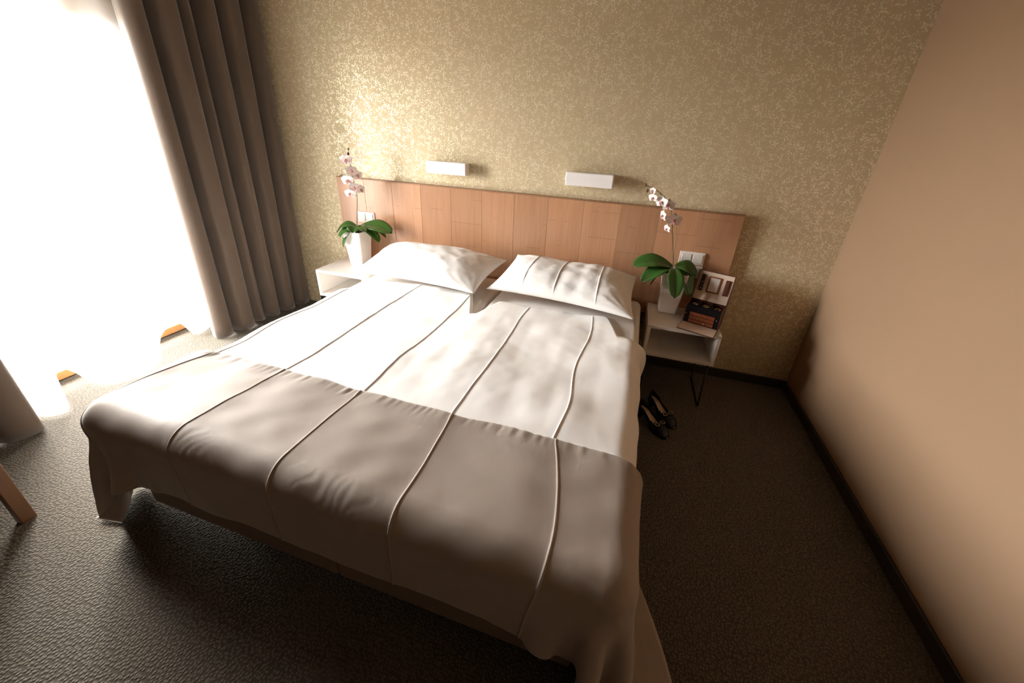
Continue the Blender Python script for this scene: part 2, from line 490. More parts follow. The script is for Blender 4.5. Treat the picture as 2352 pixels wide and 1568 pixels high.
# ------------------------------------------------------------------ bed (frame turned one degree)
BROT = -.017
bed = empty('double_bed', (0, 0, 0), BROT); tag(bed, 'low double bed with brown upholstered box base', 'bed')
for s, (a, b) in enumerate(((-.90, .038), (.041, .90))):
    box('base_box', (a, -2.062, .085), (b, -.09, .325), MT['bedbox'], bed, .008, 3)
for x in (-.7, .7):
    for y in (-1.85, -.3):
        box('foot', (x-.04, y-.04, 0), (x+.04, y+.04, .09), MT['black'], bed, .003)
for s, (a, b) in enumerate(((-1.0, -.004), (.004, 1.0))):
    bm = bmesh.new(); add_box(bm, (a, -2.05, .327), (b, -.065, .548), .045, 5)
    bm_obj('mattress', bm, MT['sheet'], bed, True)

SEAMS = (-.93, -.52, -.117, .30, .712)

def prof_x(u, hw_, r, top):
    """arc-length profile across the bed: flat top, rounded edge, vertical drop -> (x, drop)"""
    au = np.abs(u); flat = hw_-r; arc = r*np.pi/2
    th = np.clip((au-flat)/r, 0, np.pi/2)
    x = np.minimum(au, flat) + r*np.sin(th)
    dz = r*(1-np.cos(th)) + np.maximum(au-flat-arc, 0)
    return np.sign(u)*x, dz

def seam_field(x, wob):
    """pintuck ridge + soft hollow beside it"""
    h = np.zeros_like(x)
    for k, s in enumerate(SEAMS):
        d = x - (s + wob[k])
        h += .0034*np.exp(-(d/.0019)**2) - .0011*np.exp(-((d-.009)/.009)**2)
    return h

def us_with_seams(a, b, step, seams):
    u = list(np.arange(a, b+1e-6, step))
    for s in seams:
        u = [q for q in u if abs(q-s) > .012]
        u += [s+d for d in (-.0115, -.006, -.0026, -.0011, .0, .0011, .0026, .006, .0115)]
    return np.array(sorted(u))

def make_duvet():
    top, hw_, r = .572, 1.018, .085
    us = us_with_seams(-1.36, 1.36, .014, SEAMS)
    nv = 150
    # top edge of the cover: parts in a V between the pillows, turned back at both sides
    kx = np.array([-1.5, -1.10, -1.0, -.93, -.86, -.13, -.015, .0, .02, .10, .80, .87, .95, 1.05, 1.5])
    ky = np.array([-.76, -.755, -.74, -.70, -.46, -.44, -.742, -.748, -.742, -.52, -.46, -.70, -.725, -.74, -.75])
    yt = np.interp(us, kx, ky)
    yend = -2.10 - .14                    # arc length incl. the rounded foot end
    t = np.linspace(0, 1, nv)
    U = us[:, None]*np.ones(nv)[None]; V = yt[:, None]*(1-t) + yend*t
    n1, n2, n3 = SNoise(3, 1.6), SNoise(4, 5.0), SNoise(9, 12.0)
    wobn = [SNoise(20+k, 1.5, dims=1) for k in range(5)]
    wob = [(.007*w(V*1.0)) for w in wobn]
    # grid lines follow the wandering seams
    X0 = U.copy()
    for k, s in enumerate(SEAMS):
        X0 += wob[k]*np.exp(-((U-s)/.12)**2)
    X, dz = prof_x(X0, hw_, r, top)
    fl_ = -2.10+r
    th = np.clip((fl_-V)/r, 0, np.pi/2)
    Y = np.maximum(V, fl_) - r*np.sin(th); dy = r*(1-np.cos(th)) + np.maximum((fl_-V)-r*np.pi/2, 0)
    kc = np.clip(dz/.05, 0, 1)*np.clip(dy/.05, 0, 1)
    X = X-np.sign(X)*.045*kc; Y = Y+.045*kc
    free = np.clip((V+1.62)/.12, 0, 1)    # the part not under the throw
    topm = np.clip(1-dz/.05, 0, 1)
    Z = top - dz - dy
    Z += topm*(free*.0055+.001)*n1(X, Y) + topm*(free*.0012+.0003)*n2(X, Y) + free*topm*.0004*n3(X, Y)
    Z += topm*seam_field(X0, [w_ for w_ in wob])*np.clip((V+1.75)/.1, .0, 1)*np.clip((yt[:, None]-.03-V)/.05, 0, 1)
    # filling bulges between the seams and tucks down at its top hem
    bul = np.cos(np.clip((V-yt[:, None]+.06)/.06, 0, 1)*np.pi/2)
    Z -= topm*(1-bul)*.014
    side = np.clip(dz/.2, 0, 1)
    X += np.sign(X)*side*(.012*np.sin(V*17+1)+.008*np.sin(V*31))*free
    # loose corner flap at the top of the right side
    fl2 = np.exp(-((V-yt[:, None])/.07)**2)*np.exp(-((U-1.10)/.09)**2)
    X += .022*fl2; Z += .010*fl2
    Z = np.maximum(Z, .20)
    vs = np.stack([X, Y, Z], -1).reshape(-1, 3)
    o = mesh_obj('duvet', vs, [q[::-1] for q in grid_faces(len(us), nv)], MT['duvet'], None, True)
    o.rotation_euler.z = BROT
    m = o.modifiers.new('thickness', 'SOLIDIFY'); m.thickness = .012; m.offset = -1
    tag(o, 'white pintucked duvet cover spread over the double bed', 'duvet')
make_duvet()

# ---- the throw: draped by a small position based cloth solver
def drape_throw():
    d = .02
    top, hw_, r, yf = .588, 1.030, .080, -2.112
    xs = np.arange(-1.38, 1.5401, d); L = .69; ys = np.arange(0, L+1e-6, d)
    nx, ny = len(xs), len(ys)
    P = np.zeros((nx, ny, 3)); P[..., 0] = xs[:, None]; P[..., 1] = -1.650-ys[None]; P[..., 2] = top+.012
    # start already bent over the edges a little to settle faster
    rr = np.random.RandomState(5); P[..., 2] += .002*rr.normal(size=(nx, ny))
    cen = np.array([0, (yf+0)/2, top-.40]); half = np.array([hw_, (0-yf)/2, .40])-r
    Pv = P.copy()
    def pairs(di, dj, par):
        I, J = np.meshgrid(np.arange(nx), np.arange(ny), indexing='ij')
        ok = (I+di < nx) & (J+dj < ny) & (J+dj >= 0)
        key = (I//max(abs(di), 1)) if di else (J//max(abs(dj), 1))
        ok &= (key % 2 == par)
        i, j = I[ok], J[ok]
        return i*ny+j, (i+di)*ny+(j+dj)
    C = []
    for di, dj, k in ((1, 0, 1.0), (0, 1, 1.0), (1, 1, .35), (1, -1, .35), (2, 0, .14), (0, 2, .14), (4, 0, .03), (0, 4, .03)):
        for par in (0, 1):
            a, b = pairs(di, dj, par); C.append((a, b, d*math.hypot(di, dj), k))
    pin = np.zeros((nx, ny), bool); pin[:, 0] = np.abs(xs) < hw_-r; pin[:, 1] = pin[:, 0]
    pinf = pin.reshape(-1); tgt = P.reshape(-1, 3)[pinf].copy(); tgt[:, 2] = top+.001
    dt = 1/60.
    for step in range(170):
        vel = (P-Pv)/dt*(.985 if step < 120 else .93)
        Pv = P.copy()
        P = P + vel*dt; P[..., 2] -= 9.8*dt*dt
        Q = P.reshape(-1, 3)
        for it in range(14):
            for a, b, rest, k in C:
                dv = Q[b]-Q[a]; ln = np.sqrt((dv*dv).sum(1))+1e-9
                corr = dv*((ln-rest)/ln*.5*k)[:, None]
                Q[a] += corr; Q[b] -= corr
            Q[pinf] = tgt
            q = Q-cen; s = np.sign(q); aq = np.abs(q)-half
            mx = np.maximum(aq, 0); ln = np.sqrt((mx*mx).sum(1))+1e-9
            ins = aq.max(1) < 0
            dist = np.where(ins, aq.max(1), ln)-r
            g = mx/ln[:, None]*s
            ax = aq.argmax(1); gi = np.zeros_like(g); gi[np.arange(len(g)), ax] = s[np.arange(len(g)), ax]
            g = np.where(ins[:, None], gi, g)
            hit = dist < 0
            Q[hit] -= g[hit]*dist[hit][:, None]
            fl = Q[:, 2] < .008; Q[fl, 2] = .008
        # friction
        pv = Pv.reshape(-1, 3); con = hit | fl
        mv = Q[con]-pv[con]; gn = g[con].copy(); gn[fl[con]] = (0, 0, 1)
        nrm = (mv*gn).sum(1)[:, None]*gn
        pv[con] = Q[con]-(nrm*.0+ (mv-nrm)*.45)
        Pv = pv.reshape(nx, ny, 3); P = Q.reshape(nx, ny, 3)
    return xs, ys, P

def upsample(A, old, new, axis):
    """cubic (Catmull-Rom) resampling along one axis"""
    A = np.moveaxis(A, axis, 0); n = len(old)
    t = np.clip((new-old[0])/(old[1]-old[0]), 0, n-1-1e-9); i = t.astype(int); f = (t-i)[:, None, None]
    g = lambda k: A[np.clip(i+k, 0, n-1)]
    a, b, c, dd = g(-1), g(0), g(1), g(2)
    out = .5*((2*b)+(-a+c)*f+(2*a-5*b+4*c-dd)*f*f+(-a+3*b-3*c+dd)*f**3)
    return np.moveaxis(out, 0, axis)

def make_throw():
    xs, ys, P = drape_throw()
    seams = (-.90, -.505, -.105, .312, .722)
    nu = us_with_seams(xs[0], xs[-1], .0095, seams); nu = nu[(nu >= xs[0]) & (nu <= xs[-1])]
    nv = np.arange(0, ys[-1]+1e-6, .0085)
    Q = upsample(upsample(P, xs, nu, 0), ys, nv, 1)
    du = np.gradient(Q, axis=0); dv = np.gradient(Q, axis=1)
    nrm = np.cross(dv, du); nrm /= np.linalg.norm(nrm, axis=2)[..., None]+1e-9
    mid = nrm[len(nu)//2, 5]
    if mid[2] < 0: nrm = -nrm
    U = nu[:, None]+0*nv[None]; V = nv[None]+0*nu[:, None]
    h = np.zeros_like(U)
    for k, s in enumerate(seams):
        dd = U-s
        h += .0034*np.exp(-(dd/.0019)**2) + .0008*np.exp(-((dd-.012)/.02)**2)
    n1, n2, n3 = SNoise(31, 2.5), SNoise(32, 7), SNoise(33, 26, dims=1)
    h += .0028*(n1(U, V)+1) + .0008*(n2(U, V)+1)
    # puckers along the stitched hem on the bed and small gathers on the front edge
    puck = np.exp(-((V-.018)/.022)**2)
    h += puck*.0013*(n3(U+V*.3)+1)
    edge = np.exp(-((V-.40)/.05)**2)*np.clip((n1(U*.7+3, 0*V)), 0, 1)
    h += edge*.0009*(np.sin(U*190+4*n2(U, V))+1)
    h *= np.clip(V/.004, .3, 1)
    Q = Q+nrm*h[..., None]
    sh = np.stack([.006*np.sin(V*9+k) for k in range(1)], 0)[0]
    Q[..., 1] += .004*n1(U*1.2, 0*V)*np.exp(-(V/.03)**2)
    o = mesh_obj('bed_throw', Q.reshape(-1, 3), [q[::-1] for q in grid_faces(len(nu), len(nv))], MT['throw'], None, True)
    o.rotation_euler.z = BROT
    m = o.modifiers.new('thickness', 'SOLIDIFY'); m.thickness = .0022; m.offset = 1
    tag(o, 'taupe satin throw draped across the foot of the bed', 'throw')
    return o
make_throw()

# ------------------------------------------------------------------ pillows
def pillow(name, c00, c10, c01, c11, thick, seams, seed, label):
    """c00 front left, c10 front right, c01 back left, c11 back right corner (x, y, z)"""
    n, m = 90, 64
    u = np.linspace(-1, 1, n); v = np.linspace(-1, 1, m)
    if len(seams):
        for s in seams:
            k = np.argmin(np.abs(u-s)); u[k] = s; u[k-1] = s-.008; u[k+1] = s+.008
            u[k-2] = s-.02; u[k+2] = s+.02
    U, V = np.meshgrid(u, v, indexing='ij')
    a = (U+1)/2; b = (V+1)/2
    c00, c10, c01, c11 = map(np.array, (c00, c10, c01, c11))
    base = ((1-a)*(1-b))[..., None]*c00+(a*(1-b))[..., None]*c10+((1-a)*b)[..., None]*c01+(a*b)[..., None]*c11
    ctr = (c00+c10+c01+c11)/4
    nn = np.cross(c10-c00, c01-c00); nn /= np.linalg.norm(nn)
    ex = (c10-c00)/np.linalg.norm(c10-c00); ey = np.cross(nn, ex)
    # sides are drawn in where the filling pulls the cloth
    inx = .030*(1-V**2)*np.abs(U)**3*np.sign(U); iny = .030*(1-U**2)*np.abs(V)**3*np.sign(V)
    base = base - inx[..., None]*ex - iny[..., None]*ey
    f = np.clip((1-np.abs(U)**2.6), 0, 1)**.62*np.clip((1-np.abs(V)**2.4), 0, 1)**.62
    f *= 1-.18*np.exp(-((V+.9)/.5)**2)
    n1, n2, n3 = SNoise(seed, .8), SNoise(seed+1, 2.2), SNoise(seed+2, 6)
    env = np.clip(f*1.6, 0, 1)
    wr = .008*n1(U, V)+.0022*n2(U*1.5, V)+.0006*n3(U*1.6, V)
    # creases running in from the four corners
    cre = np.zeros_like(U)
    for sx in (-1, 1):
        for sy in (-1, 1):
            dx = U-sx; dy = (V-sy)*.75; rd = np.hypot(dx, dy); th = np.arctan2(np.abs(dy), np.abs(dx))
            cre += .0022*np.sin(th*17+seed+sx+2*sy)*np.exp(-((rd-.35)/.22)**2)
    sm = np.zeros_like(U)
    for s in seams:
        sm += .0050*np.exp(-((U-s)/.006)**2)-.002*np.exp(-((U-s)/.05)**2)
    hT = thick*.86*f + env*(wr+cre) + sm*env
    hB = -thick*.30*f
    T = base+nn*hT[..., None]; B = base+nn*hB[..., None]
    # hem lip round the edge
    vs = np.vstack([T.reshape(-1, 3), B.reshape(-1, 3)]); N = n*m
    fs = grid_faces(n, m); fs += [tuple(N+k for k in q[::-1]) for q in grid_faces(n, m)]
    for i in range(n-1):
        fs.append((i*m, N+i*m, N+(i+1)*m, (i+1)*m)); k = m-1
        fs.append((i*m+k, (i+1)*m+k, N+(i+1)*m+k, N+i*m+k))
    for j in range(m-1):
        fs.append((j, j+1, N+j+1, N+j)); k = (n-1)*m
        fs.append((k+j, N+k+j, N+k+j+1, k+j+1))
    org = np.array([ctr[0], ctr[1], .58])
    o = mesh_obj(name, vs-org, fs, MT['pillow'], None, True, tuple(org))
    me = o.data; bm = bmesh.new(); bm.from_mesh(me); bmesh.ops.remove_doubles(bm, verts=bm.verts, dist=1e-5)
    bmesh.ops.recalc_face_normals(bm, faces=bm.faces); bm.to_mesh(me); bm.free()
    tag(o, label, 'pillow', 'white pillows leaning on the headboard')
    return o
pillow('pillow', (-1.03, -.565, .622), (-.075, -.60, .622), (-.965, -.135, .735), (.005, -.13, .725), .15, (), 41,
       'smooth white pillow nearest the window and left orchid')
pillow('pillow', (-.035, -.485, .622), (.945, -.60, .622), (.07, -.115, .775), (.94, -.125, .735), .15, (-.50, -.06, .50), 57,
       'white pillow with three stitched pintucks beside the right orchid')

# ------------------------------------------------------------------ curtains
def curtain(name, path_bot, path_top, z0, z1, mat, nseg, label, cat, group=None, nz=40, ease=1.0, thick=.0, hemz=None):
    pb = spline(path_bot, nseg); pt = spline(path_top, nseg)
    vs = []
    for i in range(nseg):
        for k in range(nz):
            t = k/(nz-1); w = t**ease
            x, y = pb[i]*(1-w)+pt[i]*w
            zz = z0+(z1-z0)*t + (hemz[i]*(1-t)**6 if hemz is not None else 0)
            vs.append((x, y, zz))
    org = np.array([pb[:, 0].mean(), pb[:, 1].mean(), 0])
    o = mesh_obj(name, np.array(vs)-org, grid_faces(nseg, nz), mat, None, True, tuple(org))
    if thick:
        m = o.modifiers.new('thickness', 'SOLIDIFY'); m.thickness = thick; m.offset = 0
    return tag(o, label, cat, group)

def fold_path(y0, y1, valleys, crests, back):
    """curtain path: broad crests towards the room, tight deep valleys between them"""
    pts = [(back+.02, y0+.02), (crests[0]-.05, y0), (crests[0], y0+.035)]
    for k, v in enumerate(valleys):
        d = back+.035*((k*7) % 3)/2
        pts += [(crests[k]-.004, v-.040), (crests[k]-.045, v-.018), (d, v-.004), (d+.004, v+.008), (crests[k+1]-.05, v+.014), (crests[k+1], v+.034)]
        nxt = valleys[k+1] if k+1 < len(valleys) else y1
        pts.append((crests[k+1]+.006, (v+.034+nxt-.040)/2))
    pts += [(crests[-1]-.01, y1-.012), (crests[-1]-.06, y1)]
    return pts
VB = (-.725, -.555, -.445, -.315, -.165); VT = (-.69, -.515, -.42, -.29, -.125)
pb = fold_path(-.862, -.03, VB, (-2.075, -2.05, -2.065, -2.035, -2.02, -2.005), -2.21)
pt = fold_path(-.81, -.03, VT, (-2.04, -2.01, -2.03, -1.985, -1.965, -1.93), -2.20)
curtain('heavy_curtain', pb, pt, .012, 2.50, MT['curtain'], 330, 'taupe pleated floor length curtain gathered beside the headboard wall', 'curtain',
        'taupe curtains', thick=.003)
pb2 = [(-2.20, -1.93), (-2.10, -1.885), (-2.03, -1.88), (-2.02, -1.94), (-2.06, -2.00), (-2.15, -2.03), (-2.13, -2.08), (-2.05, -2.10), (-2.03, -2.17), (-2.08, -2.22),
       (-2.15, -2.25), (-2.10, -2.31), (-2.04, -2.34), (-2.06, -2.42), (-2.14, -2.45), (-2.08, -2.52), (-2.05, -2.58)]
pt2 = [(x-.05, y-.02) for x, y in pb2]
curtain('heavy_curtain', pb2, pt2, .012, 2.50, MT['curtain'], 180, 'taupe curtain at the left picture edge near the chair leg', 'curtain',
        'taupe curtains', thick=.003)
sb = [(-2.38, -.56), (-2.36, -.70), (-2.32, -.80), (-2.31, -.875), (-2.44, -.885), (-2.46, -.94), (-2.40, -1.06), (-2.27, -1.17), (-2.17, -1.27), (-2.145, -1.37), (-2.17, -1.47), (-2.25, -1.525),
      (-2.40, -1.54), (-2.455, -1.58), (-2.38, -1.64), (-2.20, -1.70), (-2.095, -1.75), (-2.11, -1.80), (-2.20, -1.84), (-2.33, -1.88), (-2.37, -1.98), (-2.28, -2.06), (-2.26, -2.2)]
stp = [(-2.38, -.56), (-2.36, -.72), (-2.34, -.81), (-2.36, -.86), (-2.40, -.92), (-2.37, -.98), (-2.29, -1.03), (-2.28, -1.10), (-2.36, -1.16), (-2.40, -1.22), (-2.35, -1.28), (-2.28, -1.33),
       (-2.30, -1.40), (-2.38, -1.46), (-2.38, -1.53), (-2.30, -1.59), (-2.22, -1.68), (-2.24, -1.74), (-2.31, -1.80), (-2.38, -1.86), (-2.36, -1.96), (-2.30, -2.05), (-2.30, -2.2)]
curtain('sheer_curtain', sb, stp, .012, 2.50, MT['sheer'], 260, 'white sheer curtain glowing in front of the window', 'curtain', ease=.8,
        hemz=.075*np.clip((-2.34-spline(sb, 260)[:, 0])/.10, 0, 1))
rail = empty('curtain_rail', (-2.2, -1.3, 2.50)); tag(rail, 'white double curtain rail fixed above the window', 'rail')
box('front_track', (.05, -1.3, .0), (.22, 1.27, .025), MT['white'], rail, .004)
box('rear_track', (-.20, -1.3, .0), (-.06, 1.27, .025), MT['white'], rail, .004)
for y in (-1.1, 0, 1.1):
    box('bracket', (-.20, y-.015, .025), (.22, y+.015, .12), MT['white'], rail, .003)

# ------------------------------------------------------------------ orchids
def pot(t, parent_loc):
    hb_, ht_, H = .058, .080, .285
    def ring(h, z, r):
        pts = []
        for sx, sy, a0 in ((1, 1, 0), (-1, 1, 90), (-1, -1, 180), (1, -1, 270)):
            for k in range(4):
                a = math.radians(a0+30*k)
                pts.append((sx*(h-r)+r*math.cos(a), sy*(h-r)+r*math.sin(a), z))
        return pts
    rings = [ring(hb_-.004, 0, .006), ring(hb_, .004, .008), ring(ht_, H-.003, .010), ring(ht_-.002, H, .009), ring(ht_-.008, H, .006), ring(ht_-.010, H-.03, .006)]
    n = 16; vs = [p for r in rings for p in r]; fs = [tuple(range(n))[::-1]]
    for k in range(len(rings)-1):
        for i in range(n): fs.append((k*n+i, k*n+(i+1) % n, (k+1)*n+(i+1) % n, (k+1)*n+i))
    o = mesh_obj('pot', vs, fs, MT['ceramic'], t)
    s = ring(ht_-.0095, H-.028, .006)
    vs = s + [(0, 0, H-.012)]; fs = [(i, (i+1) % n, n) for i in range(n)]
    mesh_obj('bark_soil', vs, fs, MT['soil'], t)

def leaf(t, base, tip, lift, width, roll_=0.0, fold=.16, n=14):
    b = Vector(base); e = Vector(tip); mid = (b+e)/2+Vector((0, 0, lift))
    vs = []; m = 7
    for i in range(n+1):
        s = i/n
        p = b*(1-s)**2+mid*2*s*(1-s)+e*s*s
        d = ((mid-b)*(1-s)+(e-mid)*s).normalized()
        side = d.cross(Vector((0, 0, 1)))
        if side.length < 1e-3: side = Vector((1, 0, 0))
        side.normalize(); nrm = side.cross(d)
        cr, sr = math.cos(roll_), math.sin(roll_)
        side, nrm = side*cr+nrm*sr, nrm*cr-side*sr
        w = width*.62*(min(1, .34+1.35*s)*math.sqrt(max(0, 1-(max(0, s-.35)/.65)**2.6)) if s < 1 else 0)
        for k in range(m):
            q = (k/(m-1)*2-1)
            vs.append(p+side*(q*w)+nrm*(abs(q)**1.3*w*fold*1.2 - .004*math.exp(-(q/.15)**2)))
    o = mesh_obj('leaf', vs, grid_faces(n+1, m), MT['leaf'], t, True)
    md = o.modifiers.new('thickness', 'SOLIDIFY'); md.thickness = .0022; md.offset = 0
    return o

def petal_mesh(name, L, Wd, cup):
    n, m = 9, 7; vs = []
    for i in range(n):
        s = i/(n-1); w = Wd*.5*(math.sin(math.pi*min(1, .06+.94*s)**.8))**.7 if 0 < s < 1 else Wd*.06
        for k in range(m):
            q = k/(m-1)*2-1
            vs.append((q*w, cup*(s*s)-.10*w*(q*q)+.002*math.sin(q*5+s*6), s*L))
    me = bpy.data.meshes.new(name); me.from_pydata(vs, [], grid_faces(n, m)); me.update()
    me.polygons.foreach_set('use_smooth', [True]*len(me.polygons)); me.materials.append(MT['petal'])
    return me
PET_BIG = petal_mesh('petal', .038, .046, .006)
PET_SEP = petal_mesh('sepal', .036, .025, .004)
# lip and column of the blossom
_bm = bmesh.new()
bmesh.ops.create_icosphere(_bm, subdivisions=2, radius=.0055, matrix=Matrix.Translation((0, -.006, .001)))
for sx in (-1, 1):
    bmesh.ops.create_icosphere(_bm, subdivisions=1, radius=.005, matrix=Matrix.Translation((sx*.006, -.010, -.005)) @ Matrix.Diagonal((.6, 1, 1.3, 1)))
bmesh.ops.create_icosphere(_bm, subdivisions=1, radius=.006, matrix=Matrix.Translation((0, -.012, -.012)) @ Matrix.Diagonal((.8, .8, 1.4, 1)))
LIP = bpy.data.meshes.new('flower'); _bm.to_mesh(LIP); _bm.free(); LIP.materials.append(MT['petal2'])

def flower(t, loc, yaw_, tilt, size):
    f = bpy.data.objects.new('flower', LIP); link(f, t)
    f.location = loc; f.rotation_euler = (tilt, 0, yaw_); f.scale = (size*1.32,)*3
    for me, ang, oy in ((PET_SEP, 0, .003), (PET_SEP, 128, .003), (PET_SEP, -128, .003), (PET_BIG, 72, 0), (PET_BIG, -72, 0)):
        p = bpy.data.objects.new('petal', me); link(p, f)
        p.location = (0, oy, 0); p.rotation_euler = (math.radians(8), math.radians(ang), 0)

def bud(t, loc, r, mat):
    bm = bmesh.new(); bmesh.ops.create_icosphere(bm, subdivisions=2, radius=r, matrix=Matrix.Diagonal((.8, .8, 1.25, 1)))
    o = bm_obj('bud', bm, mat, t, True); o.location = loc; o.rotation_euler = (0, .4, 0)

def orchid(loc, leaves, stem, flowers, buds, stake, label):
    L = Vector(loc); t = empty('potted_orchid', loc); tag(t, label, 'orchid', 'potted orchids on the nightstands')
    pot(t, loc)
    R = lambda p: tuple(Vector(p)-L)
    for (b, e, lift, w, rl) in leaves: leaf(t, R(b), R(e), lift, w, rl)
    sp = spline([R(p) for p in stem], 34)
    tube('stem', [tuple(p) for p in sp], [.0032-.0016*i/33 for i in range(34)], MT['stem'], t, 7)
    if stake: tube('stake', [R(p) for p in stake], .0022, MT['stake'], t, 6)
    spw = sp
    for (p, yw, tl, s) in flowers:
        q = R(p); flower(t, q, yw, tl, s)
        k = min(range(34), key=lambda i: (Vector(sp[i])-Vector(q)).length)
        k = max(0, k-2)
        a = Vector(sp[k]); b = Vector(q); b = b+Vector((0, .004, 0))
        tube('flower_stalk', [a, (a+b)/2+Vector((0, 0, .006)), b], .0011, MT['stem'], t, 5)
    for (p, r, m) in buds: bud(t, R(p), r, MT[m])
    return t

ZT = .5245
rb = (1.150, -.135, .815)
orchid((1.168, -.132, ZT),
  [((1.140, -.14, .835), (.890, -.19, .825), .075, .100, .50),
   ((1.140, -.15, .830), (.962, -.25, .742), .070, .090, .40),
   ((1.150, -.16, .835), (1.178, -.305, .682), .075, .088, .0),
   ((1.165, -.15, .830), (1.278, -.215, .672), .110, .095, -.35),
   ((1.165, -.13, .835), (1.300, -.13, .790), .070, .090, -.5),
   ((1.140, -.12, .825), (1.030, -.10, .680), .060, .050, .0)],
  [(1.148, -.14, .80), (1.141, -.14, .876), (1.114, -.14, .99), (1.09, -.15, 1.088), (1.057, -.16, 1.209), (1.002, -.17, 1.279), (.942, -.18, 1.319), (.885, -.19, 1.338)],
  [((1.086, -.19, 1.149), .25, .05, 1.0), ((1.036, -.20, 1.236), -.1, .1, .86), ((.992, -.21, 1.252), -.5, .1, .80), ((1.015, -.22, 1.175), -1.2, .1, .78),
   ((1.055, -.20, 1.095), -1.0, .2, .60), ((.937, -.205, 1.272), -.6, .2, .62), ((.930, -.19, 1.312), -.7, .1, .45)],
  [((.882, -.195, 1.341), .0085, 'bud'), ((.897, -.195, 1.309), .0095, 'bud')],
  [(1.150, -.132, .81), (1.114, -.12, 1.099)],
  'pink white orchid in square white pot beside the jewellery box')
orchid((-1.268, -.163, ZT),
  [((-1.255, -.18, .835), (-1.424, -.21, .785), .080, .080, .35),
   ((-1.255, -.19, .830), (-1.352, -.28, .762), .060, .075, .2),
   ((-1.255, -.19, .825), (-1.333, -.27, .690), .085, .070, .1),
   ((-1.255, -.19, .840), (-1.205, -.285, .820), .060, .085, .0),
   ((-1.235, -.17, .838), (-.920, -.20, .832), .075, .105, -.45),
   ((-1.235, -.16, .830), (-1.028, -.13, .768), .090, .060, .0),
   ((-1.235, -.18, .828), (-1.025, -.22, .750), .100, .070, -.3),
   ((-1.240, -.19, .838), (-1.100, -.275, .840), .045, .055, -.2)],
  [(-1.252, -.17, .80), (-1.245, -.18, .863), (-1.229, -.18, .967), (-1.211, -.18, 1.084), (-1.21, -.19, 1.165), (-1.214, -.20, 1.259), (-1.212, -.21, 1.335), (-1.203, -.22, 1.41)],
  [((-1.217, -.24, 1.346), .5, .1, .95), ((-1.203, -.215, 1.270), .9, .0, .85), ((-1.150, -.225, 1.243), 1.1, .1, .85), ((-1.228, -.24, 1.203), .3, .1, .95),
   ((-1.185, -.23, 1.153), .8, .0, .85), ((-1.148, -.21, 1.140), 1.3, .1, .80), ((-1.215, -.25, 1.112), .3, .2, .80)],
  [((-1.210, -.218, 1.385), .011, 'bud'), ((-1.202, -.22, 1.418), .0085, 'bud_green')],
  None,
  'pale pink orchid in square white pot nearest the window')

# ------------------------------------------------------------------ jewellery box
jb = empty('jewellery_box', (1.257, -.28, ZT), math.atan2(-.334, .943))
tag(jb, 'open brown leather jewellery box with three drawers and mirror lid', 'jewellery box')
JW, JD, JH, TH = .2185, .150, .125, .007
body = box('body', (0, .004, .0), (JW, JD, TH), MT['leather'], jb, .001, 1)
for a, b in ((0, TH), (JW-TH, JW)): box('side_panel', (a, .004, TH), (b, JD, JH), MT['leather'], jb, .0015, 1)
box('back_panel', (TH, JD-TH, TH), (JW-TH, JD, JH), MT['leather'], jb, .001, 1)
for s, x in ((0, TH), (1, JW-TH-.026)):
    o = box('corner_post', (x, .006, TH), (x+.026, .016, JH-.004), MT['darkvelvet'], jb, .001, 1)
    bm = bmesh.new(); bmesh.ops.create_icosphere(bm, subdivisions=2, radius=.0038, matrix=Matrix.Translation((x+(.006 if s == 0 else .012), .003, JH*.52)))
    bm_obj('snap', bm, MT['silver'], o, True)
box('drawer_case', (TH, .016, TH), (JW-TH, JD-TH, JH*.66), MT['darkvelvet'], jb)
box('front_rail', (TH+.026, .006, .083), (JW-TH-.026, .016, JH-.006), MT['darkvelvet'], jb, .001, 1)
for k in range(3):
    z0 = .0095+k*.0245
    d = box('drawer', (TH+.0275, .003, z0), (JW-TH-.0275, .016, z0+.0215), MT['drawer'], jb, .0015, 1)
    for x in (.088, .130):
        bm = bmesh.new(); bmesh.ops.create_icosphere(bm, subdivisions=2, radius=.0034, matrix=Matrix.Translation((x, .000, z0+.011)))
        bm_obj('knob', bm, MT['gold'], d, True)
# tray dividers on top
tr = box('tray', (TH, .016, JH*.66), (JW-TH, JD-TH, JH*.84), MT['pouch'], jb)
for x in (.072, .140): box('divider', (x, .018, JH*.84), (x+.004, JD-TH-.001, JH-.006), MT['darkvelvet'], tr)
box('ring_roll', (TH+.002, .020, JH*.84), (JW-TH-.002, .045, JH-.006), MT['darkvelvet'], tr, .008, 3)
# front flap lying open
fp = box('front_flap', (0, -.124, .0005), (JW, .0, .006), MT['leather'], jb, .001, 1)
box('flap_lining', (.004, -.120, .006), (JW-.004, -.003, .0075), MT['lining'], fp)
# lid, hinged at the back and leaning
LA = math.radians(22)
lid = bpy.data.objects.new('lid', None); lid.empty_display_size = .03
def lidbox(name, lo, hi, mat, parent, bevel=.001):
    # local lid axes: x across, y thickness (towards the viewer negative), z up the lid
    bm = bmesh.new(); add_box(bm, lo, hi, bevel, 1)
    rot = Matrix.Translation((0, JD-.012, JH)) @ Matrix.Rotation(-LA, 4, 'X')
    bmesh.ops.transform(bm, matrix=rot, verts=bm.verts)
    return bm_obj(name, bm, mat, parent)
bpy.data.objects.remove(lid)
LH = .195
ld = lidbox('lid', (0, .0, 0), (JW, .012, LH), MT['leather'], jb, .002)
for lo, hi in (((0, -.016, 0), (.005, 0, LH)), ((JW-.005, -.016, 0), (JW, 0, LH)), ((.005, -.016, LH-.005), (JW-.005, 0, LH))):
    lidbox('lid_rim', lo, hi, MT['leather'], ld)
lidbox('lid_lining', (.005, -.002, .002), (JW-.005, .0, LH-.005), MT['lining'], ld, 0)
